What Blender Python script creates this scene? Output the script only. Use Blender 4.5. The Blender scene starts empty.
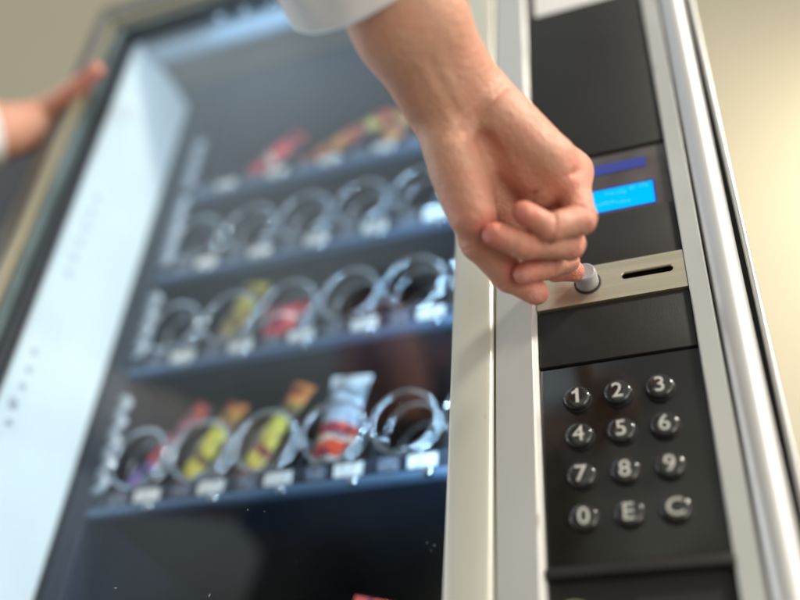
import bpy, bmesh, math, random
import numpy as np
from mathutils import Vector, Matrix, noise

random.seed(7)
SC = bpy.context.scene
COL = SC.collection
# ------------------------------------------------------------------ camera frame
R = np.array([[0.9366539669717953, 0.1710695490500374, 0.30563794846814407],
              [0.3445410641054215, -0.6070002864680807, -0.7161299514562786],
              [0.06301429441882923, 0.7760807838950548, -0.6274897107390784]])
CAM = np.array([0.05382301931826048, -0.4325814815007671, -0.26199190676971934])
FPX = 946.0

def cpt(px, py, d):
    """picture point at a depth -> point in the viewer's metric frame"""
    return np.array([(px - 400) / FPX * d, (300 - py) / FPX * d, -d])

def wpt(px, py, d):
    return R @ cpt(px, py, d) + CAM

def c2w(v):
    return v @ R.T + CAM

# ------------------------------------------------------------------ object helpers
def link(o, parent=None):
    COL.objects.link(o)
    if parent is not None:
        o.parent = parent
    return o

def tag(o, label=None, cat=None, group=None, kind=None):
    if label: o['label'] = label
    if cat: o['category'] = cat
    if group: o['group'] = group
    if kind: o['kind'] = kind
    return o

def empty(name, loc=(0, 0, 0), rot=(0, 0, 0)):
    o = bpy.data.objects.new(name, None)
    o.empty_display_size = 0.02
    o.location = loc
    o.rotation_euler = rot
    return link(o)

def mesh_obj(name, verts, faces, mat, parent=None, smooth=True, uvs=None):
    me = bpy.data.meshes.new(name)
    me.from_pydata([tuple(v) for v in verts], [], [tuple(f) for f in faces])
    me.update()
    if smooth:
        me.polygons.foreach_set('use_smooth', [True] * len(me.polygons))
    if mat: me.materials.append(mat)
    o = bpy.data.objects.new(name, me)
    return link(o, parent)

def bm_obj(name, bm, mat, parent=None, smooth=False, auto=None):
    bmesh.ops.recalc_face_normals(bm, faces=bm.faces)
    me = bpy.data.meshes.new(name)
    bm.to_mesh(me); bm.free()
    if smooth:
        me.polygons.foreach_set('use_smooth', [True] * len(me.polygons))
    if auto is not None:
        me.set_sharp_from_angle(angle=math.radians(auto))
    if mat: me.materials.append(mat)
    o = bpy.data.objects.new(name, me)
    return link(o, parent)

def add_box(bm, x0, x1, y0, y1, z0, z1, bev=0.0, seg=2):
    b2 = bmesh.new()
    bmesh.ops.create_cube(b2, size=1)
    for v in b2.verts:
        v.co.x = x0 + (v.co.x + .5) * (x1 - x0)
        v.co.y = y0 + (v.co.y + .5) * (y1 - y0)
        v.co.z = z0 + (v.co.z + .5) * (z1 - z0)
    if bev > 0:
        bmesh.ops.bevel(b2, geom=list(b2.edges), offset=bev, segments=seg, profile=.5, affect='EDGES')
    merge(bm, b2)

def merge(bm, b2, mat=None):
    me = bpy.data.meshes.new('tmp')
    b2.to_mesh(me); b2.free()
    if mat is not None: me.transform(mat)
    bm.from_mesh(me)
    bpy.data.meshes.remove(me)

def box(name, x0, x1, y0, y1, z0, z1, mat, parent=None, bev=0.0, seg=2):
    bm = bmesh.new(); add_box(bm, x0, x1, y0, y1, z0, z1, bev, seg)
    return bm_obj(name, bm, mat, parent, smooth=bev > 0, auto=40 if bev > 0 else None)

def extrude_profile(name, prof, z0, z1, mat, parent=None, auto=50):
    """prof: closed list of (x, y); extruded along z"""
    n = len(prof)
    V = [(x, y, z0) for x, y in prof] + [(x, y, z1) for x, y in prof]
    F = [(i, (i + 1) % n, n + (i + 1) % n, n + i) for i in range(n)]
    F += [tuple(range(n)), tuple(range(2 * n - 1, n - 1, -1))]
    bm = bmesh.new()
    vs = [bm.verts.new(v) for v in V]
    for f in F: bm.faces.new([vs[i] for i in f])
    return bm_obj(name, bm, mat, parent, smooth=True, auto=auto)

def lathe(bm, prof, seg=40, axis='-Y', center=(0, 0, 0)):
    """prof: list of (r, h), turned round an axis that points to the viewer (-Y)"""
    rings = []
    for r, h in prof:
        if r < 1e-6:
            rings.append([bm.verts.new((center[0], center[1] - h, center[2]))])
        else:
            rings.append([bm.verts.new((center[0] + r * math.cos(2 * math.pi * k / seg), center[1] - h,
                                        center[2] + r * math.sin(2 * math.pi * k / seg))) for k in range(seg)])
    for a, b in zip(rings, rings[1:]):
        if len(a) == 1 and len(b) == 1: continue
        for k in range(seg):
            k2 = (k + 1) % seg
            if len(a) == 1: bm.faces.new((a[0], b[k], b[k2]))
            elif len(b) == 1: bm.faces.new((a[k], b[0], a[k2]))
            else: bm.faces.new((a[k], b[k], b[k2], a[k2]))

def tube_mesh(path, rad, sides=8):
    """closed tube round a list of points; returns verts, faces"""
    P = [Vector(p) for p in path]
    V, F = [], []
    t0 = (P[1] - P[0]).normalized()
    up = Vector((0, 0, 1)) if abs(t0.z) < .9 else Vector((1, 0, 0))
    nrm = t0.cross(up).normalized()
    prev = t0
    for i, p in enumerate(P):
        t = (P[min(i + 1, len(P) - 1)] - P[max(i - 1, 0)]).normalized()
        q = prev.rotation_difference(t)
        nrm = (q @ nrm).normalized(); prev = t
        b = t.cross(nrm)
        r = rad[i] if hasattr(rad, '__len__') else rad
        for k in range(sides):
            a = 2 * math.pi * k / sides
            V.append(p + nrm * (r * math.cos(a)) + b * (r * math.sin(a)))
    for i in range(len(P) - 1):
        for k in range(sides):
            k2 = (k + 1) % sides
            F.append((i * sides + k, i * sides + k2, (i + 1) * sides + k2, (i + 1) * sides + k))
    F.append(tuple(range(sides - 1, -1, -1)))
    F.append(tuple((len(P) - 1) * sides + k for k in range(sides)))
    return V, F

# ------------------------------------------------------------------ materials
def mat(name, color, rough=.5, metal=0., spec=.5, noise_scale=None, noise_amt=.1, bump=0., bump_scale=200.,
        rough_var=0., coat=0., scuff=0., stretch=(1, 1, 1), emit=None, emit_s=0.):
    m = bpy.data.materials.new(name)
    m.use_nodes = True
    nt = m.node_tree; N = nt.nodes; L = nt.links
    b = N['Principled BSDF']
    b.inputs['Base Color'].default_value = (*color, 1)
    b.inputs['Roughness'].default_value = rough
    b.inputs['Metallic'].default_value = metal
    b.inputs['Specular IOR Level'].default_value = spec
    b.inputs['Coat Weight'].default_value = coat
    if emit:
        b.inputs['Emission Color'].default_value = (*emit, 1)
        b.inputs['Emission Strength'].default_value = emit_s
    if noise_scale or bump or rough_var:
        tc = N.new('ShaderNodeTexCoord'); mp = N.new('ShaderNodeMapping')
        mp.inputs['Scale'].default_value = stretch
        L.new(tc.outputs['Object'], mp.inputs['Vector'])
    if noise_scale:
        nz = N.new('ShaderNodeTexNoise'); nz.inputs['Scale'].default_value = noise_scale
        nz.inputs['Detail'].default_value = 6
        L.new(mp.outputs[0], nz.inputs['Vector'])
        cr = N.new('ShaderNodeValToRGB')
        lo = [max(0, c * (1 - noise_amt)) for c in color]; hi = [min(1, c * (1 + noise_amt)) for c in color]
        cr.color_ramp.elements[0].color = (*lo, 1); cr.color_ramp.elements[0].position = .3
        cr.color_ramp.elements[1].color = (*hi, 1); cr.color_ramp.elements[1].position = .7
        L.new(nz.outputs['Fac'], cr.inputs['Fac']); L.new(cr.outputs['Color'], b.inputs['Base Color'])
    if scuff and noise_scale:
        ns = N.new('ShaderNodeTexNoise'); ns.inputs['Scale'].default_value = 150; ns.inputs['Detail'].default_value = 3
        m2 = N.new('ShaderNodeMapping'); m2.inputs['Scale'].default_value = (1, 1, .35)
        L.new(tc.outputs['Object'], m2.inputs['Vector']); L.new(m2.outputs[0], ns.inputs['Vector'])
        c2 = N.new('ShaderNodeValToRGB'); c2.color_ramp.elements[0].position = .70; c2.color_ramp.elements[1].position = .76
        c2.color_ramp.elements[0].color = (0, 0, 0, 1); c2.color_ramp.elements[1].color = (scuff, scuff, scuff, 1)
        L.new(ns.outputs['Fac'], c2.inputs['Fac'])
        mx = N.new('ShaderNodeMix'); mx.data_type = 'RGBA'; mx.inputs['B'].default_value = (.16, .14, .11, 1)
        L.new(c2.outputs['Color'], mx.inputs['Factor']); L.new(cr.outputs['Color'], mx.inputs['A'])
        L.new(mx.outputs['Result'], b.inputs['Base Color'])
    if rough_var:
        nr = N.new('ShaderNodeTexNoise'); nr.inputs['Scale'].default_value = (noise_scale or 20) * 2.3
        nr.inputs['Detail'].default_value = 8
        L.new(mp.outputs[0], nr.inputs['Vector'])
        mr = N.new('ShaderNodeMapRange')
        mr.inputs['To Min'].default_value = rough - rough_var; mr.inputs['To Max'].default_value = rough + rough_var
        mr.inputs['From Min'].default_value = .3; mr.inputs['From Max'].default_value = .7
        L.new(nr.outputs['Fac'], mr.inputs['Value']); L.new(mr.outputs[0], b.inputs['Roughness'])
    if bump:
        nb = N.new('ShaderNodeTexNoise'); nb.inputs['Scale'].default_value = bump_scale
        nb.inputs['Detail'].default_value = 4
        L.new(mp.outputs[0], nb.inputs['Vector'])
        bp = N.new('ShaderNodeBump'); bp.inputs['Strength'].default_value = bump
        bp.inputs['Distance'].default_value = .001
        L.new(nb.outputs['Fac'], bp.inputs['Height']); L.new(bp.outputs[0], b.inputs['Normal'])
    return m

M = {}
M['silver'] = mat('satin_silver_paint', (.57, .565, .54), .38, .55, noise_scale=9, noise_amt=.04, bump=.06, bump_scale=1600, rough_var=.05, scuff=.5)
M['column'] = mat('brushed_aluminium', (.55, .545, .535), .46, .65, noise_scale=12, noise_amt=.03, bump=.04, bump_scale=1200, rough_var=.05, stretch=(1, 1, .1))
M['cream'] = mat('cream_metal', (.57, .56, .485), .40, .35, noise_scale=10, noise_amt=.05, bump=.05, bump_scale=900, rough_var=.07, stretch=(1, 1, .4), scuff=.5)
M['black'] = mat('black_textured_plastic', (.016, .015, .0135), .48, spec=.3, noise_scale=14, noise_amt=.15, bump=.35, bump_scale=2600, rough_var=.06)
M['keypad_black'] = mat('black_keypad_sheet', (.012, .0115, .010), .17, noise_scale=20, noise_amt=.2, bump=.04, bump_scale=1600, rough_var=.06)
M['gap'] = mat('black_gap', (.004, .004, .004), .6)
M['key'] = mat('black_gloss_key', (.018, .018, .018), .14, bump=.03, bump_scale=900, coat=.4)
M['ink'] = mat('white_key_ink', (.47, .46, .43), .55, noise_scale=700, noise_amt=.1)
M['steel'] = mat('brushed_steel_plate', (.64, .56, .43), .36, .85, noise_scale=90, noise_amt=.05, bump=.035, bump_scale=1500, rough_var=.07, stretch=(.06, 1, 4))
M['button'] = mat('grey_button_plastic', (.30, .30, .31), .28, noise_scale=120, noise_amt=.04)
M['sticker'] = mat('white_sticker', (.62, .61, .60), .5, noise_scale=40, noise_amt=.03)
M['chrome'] = mat('coil_chrome', (.46, .52, .60), .065, 1.0)
M['shelf'] = mat('dark_shelf_metal', (.022, .034, .062), .38, .3, noise_scale=8, noise_amt=.2)
M['lip'] = mat('steel_blue_lip', (.10, .17, .29), .40, .55, noise_scale=14, noise_amt=.15)
M['inner'] = mat('inner_dark_liner', (.016, .028, .055), .55, noise_scale=5, noise_amt=.2)
M['whitewall'] = mat('white_liner', (.72, .79, .84), .5, noise_scale=11, noise_amt=.05, rough_var=.1)
M['dot'] = mat('grey_screw', (.42, .47, .50), .5, .2)
M['bronze'] = mat('bronze_grey_frame', (.115, .10, .080), .5, .3, noise_scale=10, noise_amt=.08)
M['bevel'] = mat('cream_bevel', (.38, .34, .24), .34, .6, noise_scale=10, noise_amt=.1)
M['trim'] = mat('teal_glass_trim', (.14, .19, .20), .22, .5, noise_scale=16, noise_amt=.35)
M['gasket'] = mat('dark_gasket', (.015, .02, .028), .4)
M['tab'] = mat('white_tab', (.50, .56, .64), .2)
M['dust'] = mat('pale_dust', (.35, .36, .36), .9)
M['price'] = mat('white_price_card', (.74, .77, .82), .6, noise_scale=260, noise_amt=.35, stretch=(1, 1, .5))
M['code'] = mat('grey_code_card', (.14, .16, .22), .5, noise_scale=300, noise_amt=.8)
M['housing'] = mat('lamp_housing', (.27, .37, .48), .5, .0)

def glass_mat(name, tint=(1, 1, 1), gloss_rough=0.0):
    m = bpy.data.materials.new(name); m.use_nodes = True
    nt = m.node_tree; N = nt.nodes; L = nt.links; N.clear()
    out = N.new('ShaderNodeOutputMaterial'); mix = N.new('ShaderNodeMixShader')
    tr = N.new('ShaderNodeBsdfTransparent'); gl = N.new('ShaderNodeBsdfGlossy'); fr = N.new('ShaderNodeFresnel')
    tr.inputs['Color'].default_value = (*tint, 1)
    gl.inputs['Roughness'].default_value = gloss_rough
    geo = N.new('ShaderNodeNewGeometry'); mr = N.new('ShaderNodeMapRange')
    mr.inputs['To Min'].default_value = 1.52; mr.inputs['To Max'].default_value = 1 / 1.52
    L.new(geo.outputs['Backfacing'], mr.inputs['Value']); L.new(mr.outputs[0], fr.inputs['IOR'])
    L.new(fr.outputs[0], mix.inputs['Fac']); L.new(tr.outputs[0], mix.inputs[1]); L.new(gl.outputs[0], mix.inputs[2])
    L.new(mix.outputs[0], out.inputs['Surface'])
    return m
M['glass'] = glass_mat('door_glass', (.975, .99, .985))

def emit_mat(name, color, s):
    m = bpy.data.materials.new(name); m.use_nodes = True
    nt = m.node_tree; N = nt.nodes; L = nt.links; N.clear()
    out = N.new('ShaderNodeOutputMaterial'); e = N.new('ShaderNodeEmission')
    e.inputs['Color'].default_value = (*color, 1); e.inputs['Strength'].default_value = s
    L.new(e.outputs[0], out.inputs['Surface'])
    return m
M['lcd'] = emit_mat('lit_blue_screen', (.0, .52, 1.0), 1.0)
M['lcd_edge'] = emit_mat('blue_screen_bleed', (.05, .04, .62), .8)
M['lcd_stray'] = emit_mat('faint_blue_stray_glow', (.075, .095, .36), .8)
M['lcd_text'] = emit_mat('pale_screen_marks', (.12, .72, 1.0), 1.0)
M['lcd_glass'] = mat('display_window', (.075, .066, .068), .16, noise_scale=30, noise_amt=.35, rough_var=.05)

def skin_mat():
    m = mat('skin', (.62, .40, .30), .42)
    nt = m.node_tree; N = nt.nodes; L = nt.links; b = N['Principled BSDF']
    b.inputs['Subsurface Weight'].default_value = .10
    b.inputs['Subsurface Radius'].default_value = (1.0, .35, .18)
    b.inputs['Subsurface Scale'].default_value = .006
    b.inputs['Specular IOR Level'].default_value = .42
    at = N.new('ShaderNodeAttribute'); at.attribute_name = 'flush'
    nl = N.new('ShaderNodeAttribute'); nl.attribute_name = 'nail'
    tc = N.new('ShaderNodeTexCoord'); nz = N.new('ShaderNodeTexNoise')
    nz.inputs['Scale'].default_value = 70; nz.inputs['Detail'].default_value = 5
    L.new(tc.outputs['Object'], nz.inputs['Vector'])
    add = N.new('ShaderNodeMath'); add.operation = 'MULTIPLY_ADD'
    add.inputs[1].default_value = .9; add.inputs[2].default_value = -.36
    L.new(nz.outputs['Fac'], add.inputs[0])
    s = N.new('ShaderNodeMath'); s.operation = 'ADD'; s.use_clamp = True
    L.new(add.outputs[0], s.inputs[0]); L.new(at.outputs['Fac'], s.inputs[1])
    mx = N.new('ShaderNodeMix'); mx.data_type = 'RGBA'
    mx.inputs['A'].default_value = (.58, .33, .225, 1); mx.inputs['B'].default_value = (.63, .20, .15, 1)
    L.new(s.outputs[0], mx.inputs['Factor'])
    m2 = N.new('ShaderNodeMix'); m2.data_type = 'RGBA'
    m2.inputs['B'].default_value = (.72, .46, .40, 1)
    L.new(mx.outputs['Result'], m2.inputs['A']); L.new(nl.outputs['Fac'], m2.inputs['Factor'])
    L.new(m2.outputs['Result'], b.inputs['Base Color'])
    rr = N.new('ShaderNodeMapRange'); rr.inputs['To Min'].default_value = .43; rr.inputs['To Max'].default_value = .22
    L.new(nl.outputs['Fac'], rr.inputs['Value']); L.new(rr.outputs[0], b.inputs['Roughness'])
    v = N.new('ShaderNodeTexVoronoi'); v.inputs['Scale'].default_value = 900
    n2 = N.new('ShaderNodeTexNoise'); n2.inputs['Scale'].default_value = 260; n2.inputs['Detail'].default_value = 5
    L.new(tc.outputs['Object'], v.inputs['Vector']); L.new(tc.outputs['Object'], n2.inputs['Vector'])
    ad = N.new('ShaderNodeMath'); ad.operation = 'MULTIPLY_ADD'; ad.inputs[1].default_value = .35
    L.new(v.outputs['Distance'], ad.inputs[0]); L.new(n2.outputs['Fac'], ad.inputs[2])
    bp = N.new('ShaderNodeBump'); bp.inputs['Strength'].default_value = .8; bp.inputs['Distance'].default_value = .0012
    L.new(ad.outputs[0], bp.inputs['Height']); L.new(bp.outputs[0], b.inputs['Normal'])
    return m
M['skin'] = skin_mat()
M['shirt'] = mat('white_cotton', (.70, .69, .68), .85, noise_scale=30, noise_amt=.03, bump=.3, bump_scale=900)
M['trousers'] = mat('dark_trousers', (.03, .03, .045), .8, noise_scale=30, noise_amt=.2)
M['hair'] = mat('dark_hair', (.02, .013, .009), .45, noise_scale=60, noise_amt=.4, stretch=(1, 1, .2))
M['vest'] = mat('olive_knit', (.12, .11, .065), .85, noise_scale=7, noise_amt=.85)

# ------------------------------------------------------------------ implicit surfaces (for the body)
def surface_nets(D, org, h):
    nx, ny, nz = D.shape
    S = D < 0
    cnt = np.zeros((nx - 1, ny - 1, nz - 1), np.int8)
    for i in (0, 1):
        for j in (0, 1):
            for k in (0, 1):
                cnt += S[i:nx - 1 + i, j:ny - 1 + j, k:nz - 1 + k]
    act = (cnt > 0) & (cnt < 8)
    idx = np.full(act.shape, -1, np.int64)
    ii = np.argwhere(act)
    idx[act] = np.arange(len(ii))
    acc = np.zeros((len(ii), 3)); n = np.zeros(len(ii))
    corners = [(i, j, k) for i in (0, 1) for j in (0, 1) for k in (0, 1)]
    for a in corners:
        for ax in range(3):
            if a[ax] == 1: continue
            b = list(a); b[ax] = 1
            da = D[ii[:, 0] + a[0], ii[:, 1] + a[1], ii[:, 2] + a[2]]
            db = D[ii[:, 0] + b[0], ii[:, 1] + b[1], ii[:, 2] + b[2]]
            c = (da < 0) != (db < 0)
            t = np.where(c, da / np.where(c, da - db, 1), 0)
            p = np.tile(np.array(a, float), (len(ii), 1)); p[:, ax] += t
            acc[c] += p[c]; n[c] += 1
    V = org + (ii + acc / n[:, None]) * h
    F = []
    for ax in range(3):
        o1, o2 = [(1, 2), (2, 0), (0, 1)][ax]
        sl0 = [slice(1, s - 1) for s in D.shape]; sl1 = [slice(1, s - 1) for s in D.shape]
        sl0[ax] = slice(0, D.shape[ax] - 1); sl1[ax] = slice(1, D.shape[ax])
        s0 = S[tuple(sl0)]; s1 = S[tuple(sl1)]
        e = np.argwhere(s0 != s1)
        fl = s0[tuple(e.T)]
        base = e.copy(); base[:, o1] += 1; base[:, o2] += 1
        q = []
        for u, v in ((-1, -1), (0, -1), (0, 0), (-1, 0)):
            c = base.copy(); c[:, o1] += u; c[:, o2] += v
            q.append(idx[c[:, 0], c[:, 1], c[:, 2]])
        q = np.stack(q, 1)
        q[~fl] = q[~fl][:, ::-1]
        F.append(q)
    return V, np.concatenate(F)

def smin(a, b, k):
    h = np.clip(.5 + .5 * (b - a) / k, 0, 1)
    return b + (a - b) * h - k * h * (1 - h)

class Field:
    def __init__(s, lo, hi, h):
        s.h = h; s.lo = np.array(lo, float)
        n = np.ceil((np.array(hi) - s.lo) / h).astype(int) + 1
        ax = [s.lo[i] + np.arange(n[i]) * h for i in range(3)]
        s.X, s.Y, s.Z = [a.astype(np.float32) for a in np.meshgrid(*ax, indexing='ij')]
        s.D = None
    def cap(s, a, b, ra, rb=None):
        rb = ra if rb is None else rb
        a = np.array(a, float); b = np.array(b, float); ab = b - a
        dx, dy, dz = s.X - a[0], s.Y - a[1], s.Z - a[2]
        t = np.clip((dx * ab[0] + dy * ab[1] + dz * ab[2]) / max(ab @ ab, 1e-12), 0, 1)
        return np.sqrt((dx - t * ab[0]) ** 2 + (dy - t * ab[1]) ** 2 + (dz - t * ab[2]) ** 2) - (ra + (rb - ra) * t)
    def ell(s, c, r):
        q = np.sqrt(((s.X - c[0]) / r[0]) ** 2 + ((s.Y - c[1]) / r[1]) ** 2 + ((s.Z - c[2]) / r[2]) ** 2)
        return (q - 1) * min(r)
    def dist(s, c):
        return np.sqrt((s.X - c[0]) ** 2 + (s.Y - c[1]) ** 2 + (s.Z - c[2]) ** 2)
    def add(s, d, k):
        s.D = d if s.D is None else smin(s.D, d, k)

def seg_dist(V, a, b):
    a = np.array(a); b = np.array(b); ab = b - a
    t = np.clip(((V - a) @ ab) / (ab @ ab), 0, 1)
    return np.linalg.norm(V - a - t[:, None] * ab, axis=1)

# ---- the pressing hand (authored in the viewer's metric frame, then turned into the world)
def right_hand():
    mm = .001
    W = [cpt(*p) for p in ((443, 112, .497), (470, 90, .497))]        # wrist, two bones
    E = [cpt(*p) for p in ((398, 30, .472), (424, 16, .472))]
    E2 = [cpt(*p) for p in ((318, -115, .432), (346, -130, .432))]
    lo = np.array([-.060, -.012, -.575]); hi = np.array([.118, .185, -.405])
    f = Field(lo, hi, .00085)
    f.add(f.cap(W[0], E[0], 18.5 * mm, 20 * mm), 0)
    f.add(f.cap(W[1], E[1], 17.5 * mm, 19.5 * mm), 14 * mm)
    f.add(f.cap(E[0], E2[0], 20 * mm, 24 * mm), 12 * mm)
    f.add(f.cap(E[1], E2[1], 19.5 * mm, 24 * mm), 12 * mm)
    # metacarpals
    mcp = dict(pinky=(571, 172, .503), ring=(556, 192, .514), middle=(538, 212, .518), index=(519, 232, .517))
    carp = dict(pinky=(487, 100, .500), ring=(478, 108, .505), middle=(468, 118, .507), index=(458, 126, .506))
    rr = dict(pinky=(14, 10.5), ring=(14, 11), middle=(14, 11), index=(14, 11))
    for k in mcp:
        f.add(f.cap(cpt(*carp[k]), cpt(*mcp[k]), rr[k][0] * mm, rr[k][1] * mm), 9 * mm)
    # thenar and hypothenar cushions
    f.add(f.cap(cpt(452, 150, .492), cpt(474, 214, .490), 15.0 * mm, 13.2 * mm), 10 * mm)
    f.add(f.cap(cpt(503, 118, .490), cpt(550, 160, .489), 13.5 * mm, 11.0 * mm), 11 * mm)
    f.add(f.cap(cpt(553, 160, .489), cpt(563, 180, .489), 9.5 * mm, 8.5 * mm), 9 * mm)
    f.add(f.cap(cpt(497, 138, .495), cpt(541, 190, .496), 11 * mm, 10 * mm), 7 * mm)
    palm = f.D
    def chain(pts, rad, k=3.0):
        d = None
        for (a, b, ra, rb) in zip(pts, pts[1:], rad, rad[1:]):
            c = f.cap(cpt(*a), cpt(*b), ra * mm, rb * mm)
            d = c if d is None else smin(d, c, k * mm)
        return d
    fingers = {
        'index':  ([mcp['index'], (533, 255, .540), (553, 269, .556), (573.5, 271.0, .5465)], (9.5, 8.3, 7.0, 6.3)),
        'middle': ([mcp['middle'], (565, 259, .514), (545, 266, .502), (524, 273.5, .493)], (9.8, 7.4, 6.8, 5.8)),
        'ring':   ([mcp['ring'], (570, 245, .491), (524, 245, .479), (494, 234, .478)], (9.8, 7.4, 6.9, 5.9)),
        'pinky':  ([mcp['pinky'], (581, 219, .481), (550, 228, .474), (523, 212, .475)], (9.2, 7.6, 6.7, 5.7)),
        'thumb':  ([(460, 170, .494), (480, 240, .498), (508, 275, .506), (536, 292.5, .510)], (13.5, 10.8, 8.6, 6.9)),
    }
    D = palm
    ch = {}
    for nme in ('thumb', 'index', 'middle', 'ring', 'pinky'):
        pts, rad = fingers[nme]
        d = chain(pts, rad)
        # crease at each joint
        for j in (1, 2):
            p = cpt(*pts[j]); q = cpt(*pts[j + 1]); ax = q - cpt(*pts[j - 1]); ax = ax / np.linalg.norm(ax)
            s_ = (f.X - p[0]) * ax[0] + (f.Y - p[1]) * ax[1] + (f.Z - p[2]) * ax[2]
            near = np.exp(-(f.dist(p) / (11 * mm)) ** 2)
            d = d + 1.35 * mm * near * np.exp(-(s_ / (.95 * mm)) ** 2) + .5 * mm * near * np.exp(-((s_ - 2.6 * mm) / (.8 * mm)) ** 2) - .5 * mm * near * np.exp(-((abs(s_) - 4.5 * mm) / (3 * mm)) ** 2)
        # soft pads on the palmar side of each segment
        if nme != 'index':
            for j in (1, 2):
                p = cpt(*pts[j]); q = cpt(*pts[j + 1]); ax = q - p
                side = np.array([-.25, .1, 1.0]); side = side - side @ ax / (ax @ ax) * ax; side /= np.linalg.norm(side)
                mid = p + ax * (.52 if j == 1 else .70) + side * (rad[j + 1] * .28 * mm)
                e = f.cap(mid - ax * .16, mid + ax * .16, rad[j + 1] * .93 * mm)
                d = smin(d, e, 2.2 * mm)
        ch[nme] = d
        base = cpt(*pts[0]) if nme != 'thumb' else cpt(*pts[0])
        r0 = f.dist(base)
        kk = (1.0 + 8.0 * np.clip(1 - (r0 - 10 * mm) / (20 * mm if nme != 'thumb' else 34 * mm), 0, 1)) * mm
        D = smin(D, d, kk)
    # palm and wrist folds, as shallow grooves on the side that faces the lens
    def groove(pts, depth, width):
        nonlocal D
        best = None
        for a, b in zip(pts, pts[1:]):
            c = f.cap(cpt(*a), cpt(*b), 0)
            best = c if best is None else np.minimum(best, c)
        D = D + depth * mm * np.exp(-(best / (width * mm)) ** 2)
    groove([(485, 140, .484), (500, 170, .486), (506, 200, .489), (512, 228, .492)], 5.4, 4.0)
    groove([(494, 160, .482), (503, 190, .486), (510, 215, .490)], 2.2, 8.0)
    groove([(592, 166, .484), (566, 176, .484), (545, 184, .488), (530, 200, .491), (518, 216, .491)], 1.6, 3.0)
    groove([(448, 140, .481), (468, 122, .479), (494, 98, .481), (512, 80, .484)], .9, 2.6)
    groove([(440, 128, .481), (462, 110, .479), (486, 88, .481)], .4, 2.0)
    for a, b in (((452, 122, .4785), (402, 30, .4525)), ((466, 112, .4785), (418, 22, .4525))):
        c = f.cap(cpt(*a), cpt(*b), 0); D = D - .45 * mm * np.exp(-(c / (3.2 * mm)) ** 2)
    groove([(459, 117, .4785), (410, 26, .4525)], .2, 2.6)
    groove([(492, 150, .483), (502, 176, .486), (509, 206, .490), (516, 226, .492)], 1.3, 1.4)
    groove([(596, 164, .480), (570, 174, .483), (552, 180, .486), (535, 191, .490), (523, 206, .493)], 1.3, 1.4)
    groove([(600, 204, .478), (580, 203, .480), (562, 208, .483)], 1.0, 1.5)
    groove([(446, 141, .479), (466, 125, .477), (494, 99, .479), (514, 80, .484)], .5, 1.1)
    groove([(470, 150, .480), (486, 176, .481), (494, 205, .484)], .35, 1.3)
    f.D = D
    V, F = surface_nets(D, f.lo, f.h)
    # relax lattice noise
    V = relax(V, F, 2)
    # colour attributes
    fl = .22 * np.clip((V[:, 0] - cpt(440, 100, .49)[0]) / .03, 0, 1)
    for nme, (pts, rad) in fingers.items():
        tip = cpt(*pts[-1]); fl = np.maximum(fl, .95 * np.exp(-(np.linalg.norm(V - tip, axis=1) / .013) ** 2))
        for j in (1, 2):
            fl = np.maximum(fl, .65 * np.exp(-(np.linalg.norm(V - cpt(*pts[j]), axis=1) / .012) ** 2))
        fl = np.maximum(fl, .40 * np.exp(-(seg_dist(V, cpt(*pts[1]), cpt(*pts[3])) / .012) ** 2))
    fl = np.maximum(fl, .50 * np.exp(-(seg_dist(V, cpt(555, 160, .485), cpt(575, 185, .485)) / .014) ** 2))
    fl = np.maximum(fl, .42 * np.exp(-(seg_dist(V, cpt(465, 200, .485), cpt(480, 245, .485)) / .016) ** 2))
    nail = np.zeros(len(V))
    for c, rad in ((cpt(524, 277, .4855), .0042), (cpt(538, 297, .5015), .0042)):
        nail = np.maximum(nail, 1 / (1 + np.exp((np.linalg.norm(V - c, axis=1) - rad) / .0004)) * .35)
    return c2w(V), F, fl, nail

def relax(V, F, n):
    e = np.concatenate([F[:, [0, 1]], F[:, [1, 2]], F[:, [2, 3]], F[:, [3, 0]]])
    for _ in range(n):
        for lam in (.5, -.52):
            s = np.zeros_like(V); c = np.zeros(len(V))
            np.add.at(s, e[:, 0], V[e[:, 1]]); np.add.at(s, e[:, 1], V[e[:, 0]])
            np.add.at(c, e[:, 0], 1); np.add.at(c, e[:, 1], 1)
            V = V + lam * (s / c[:, None] - V)
    return V

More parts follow.
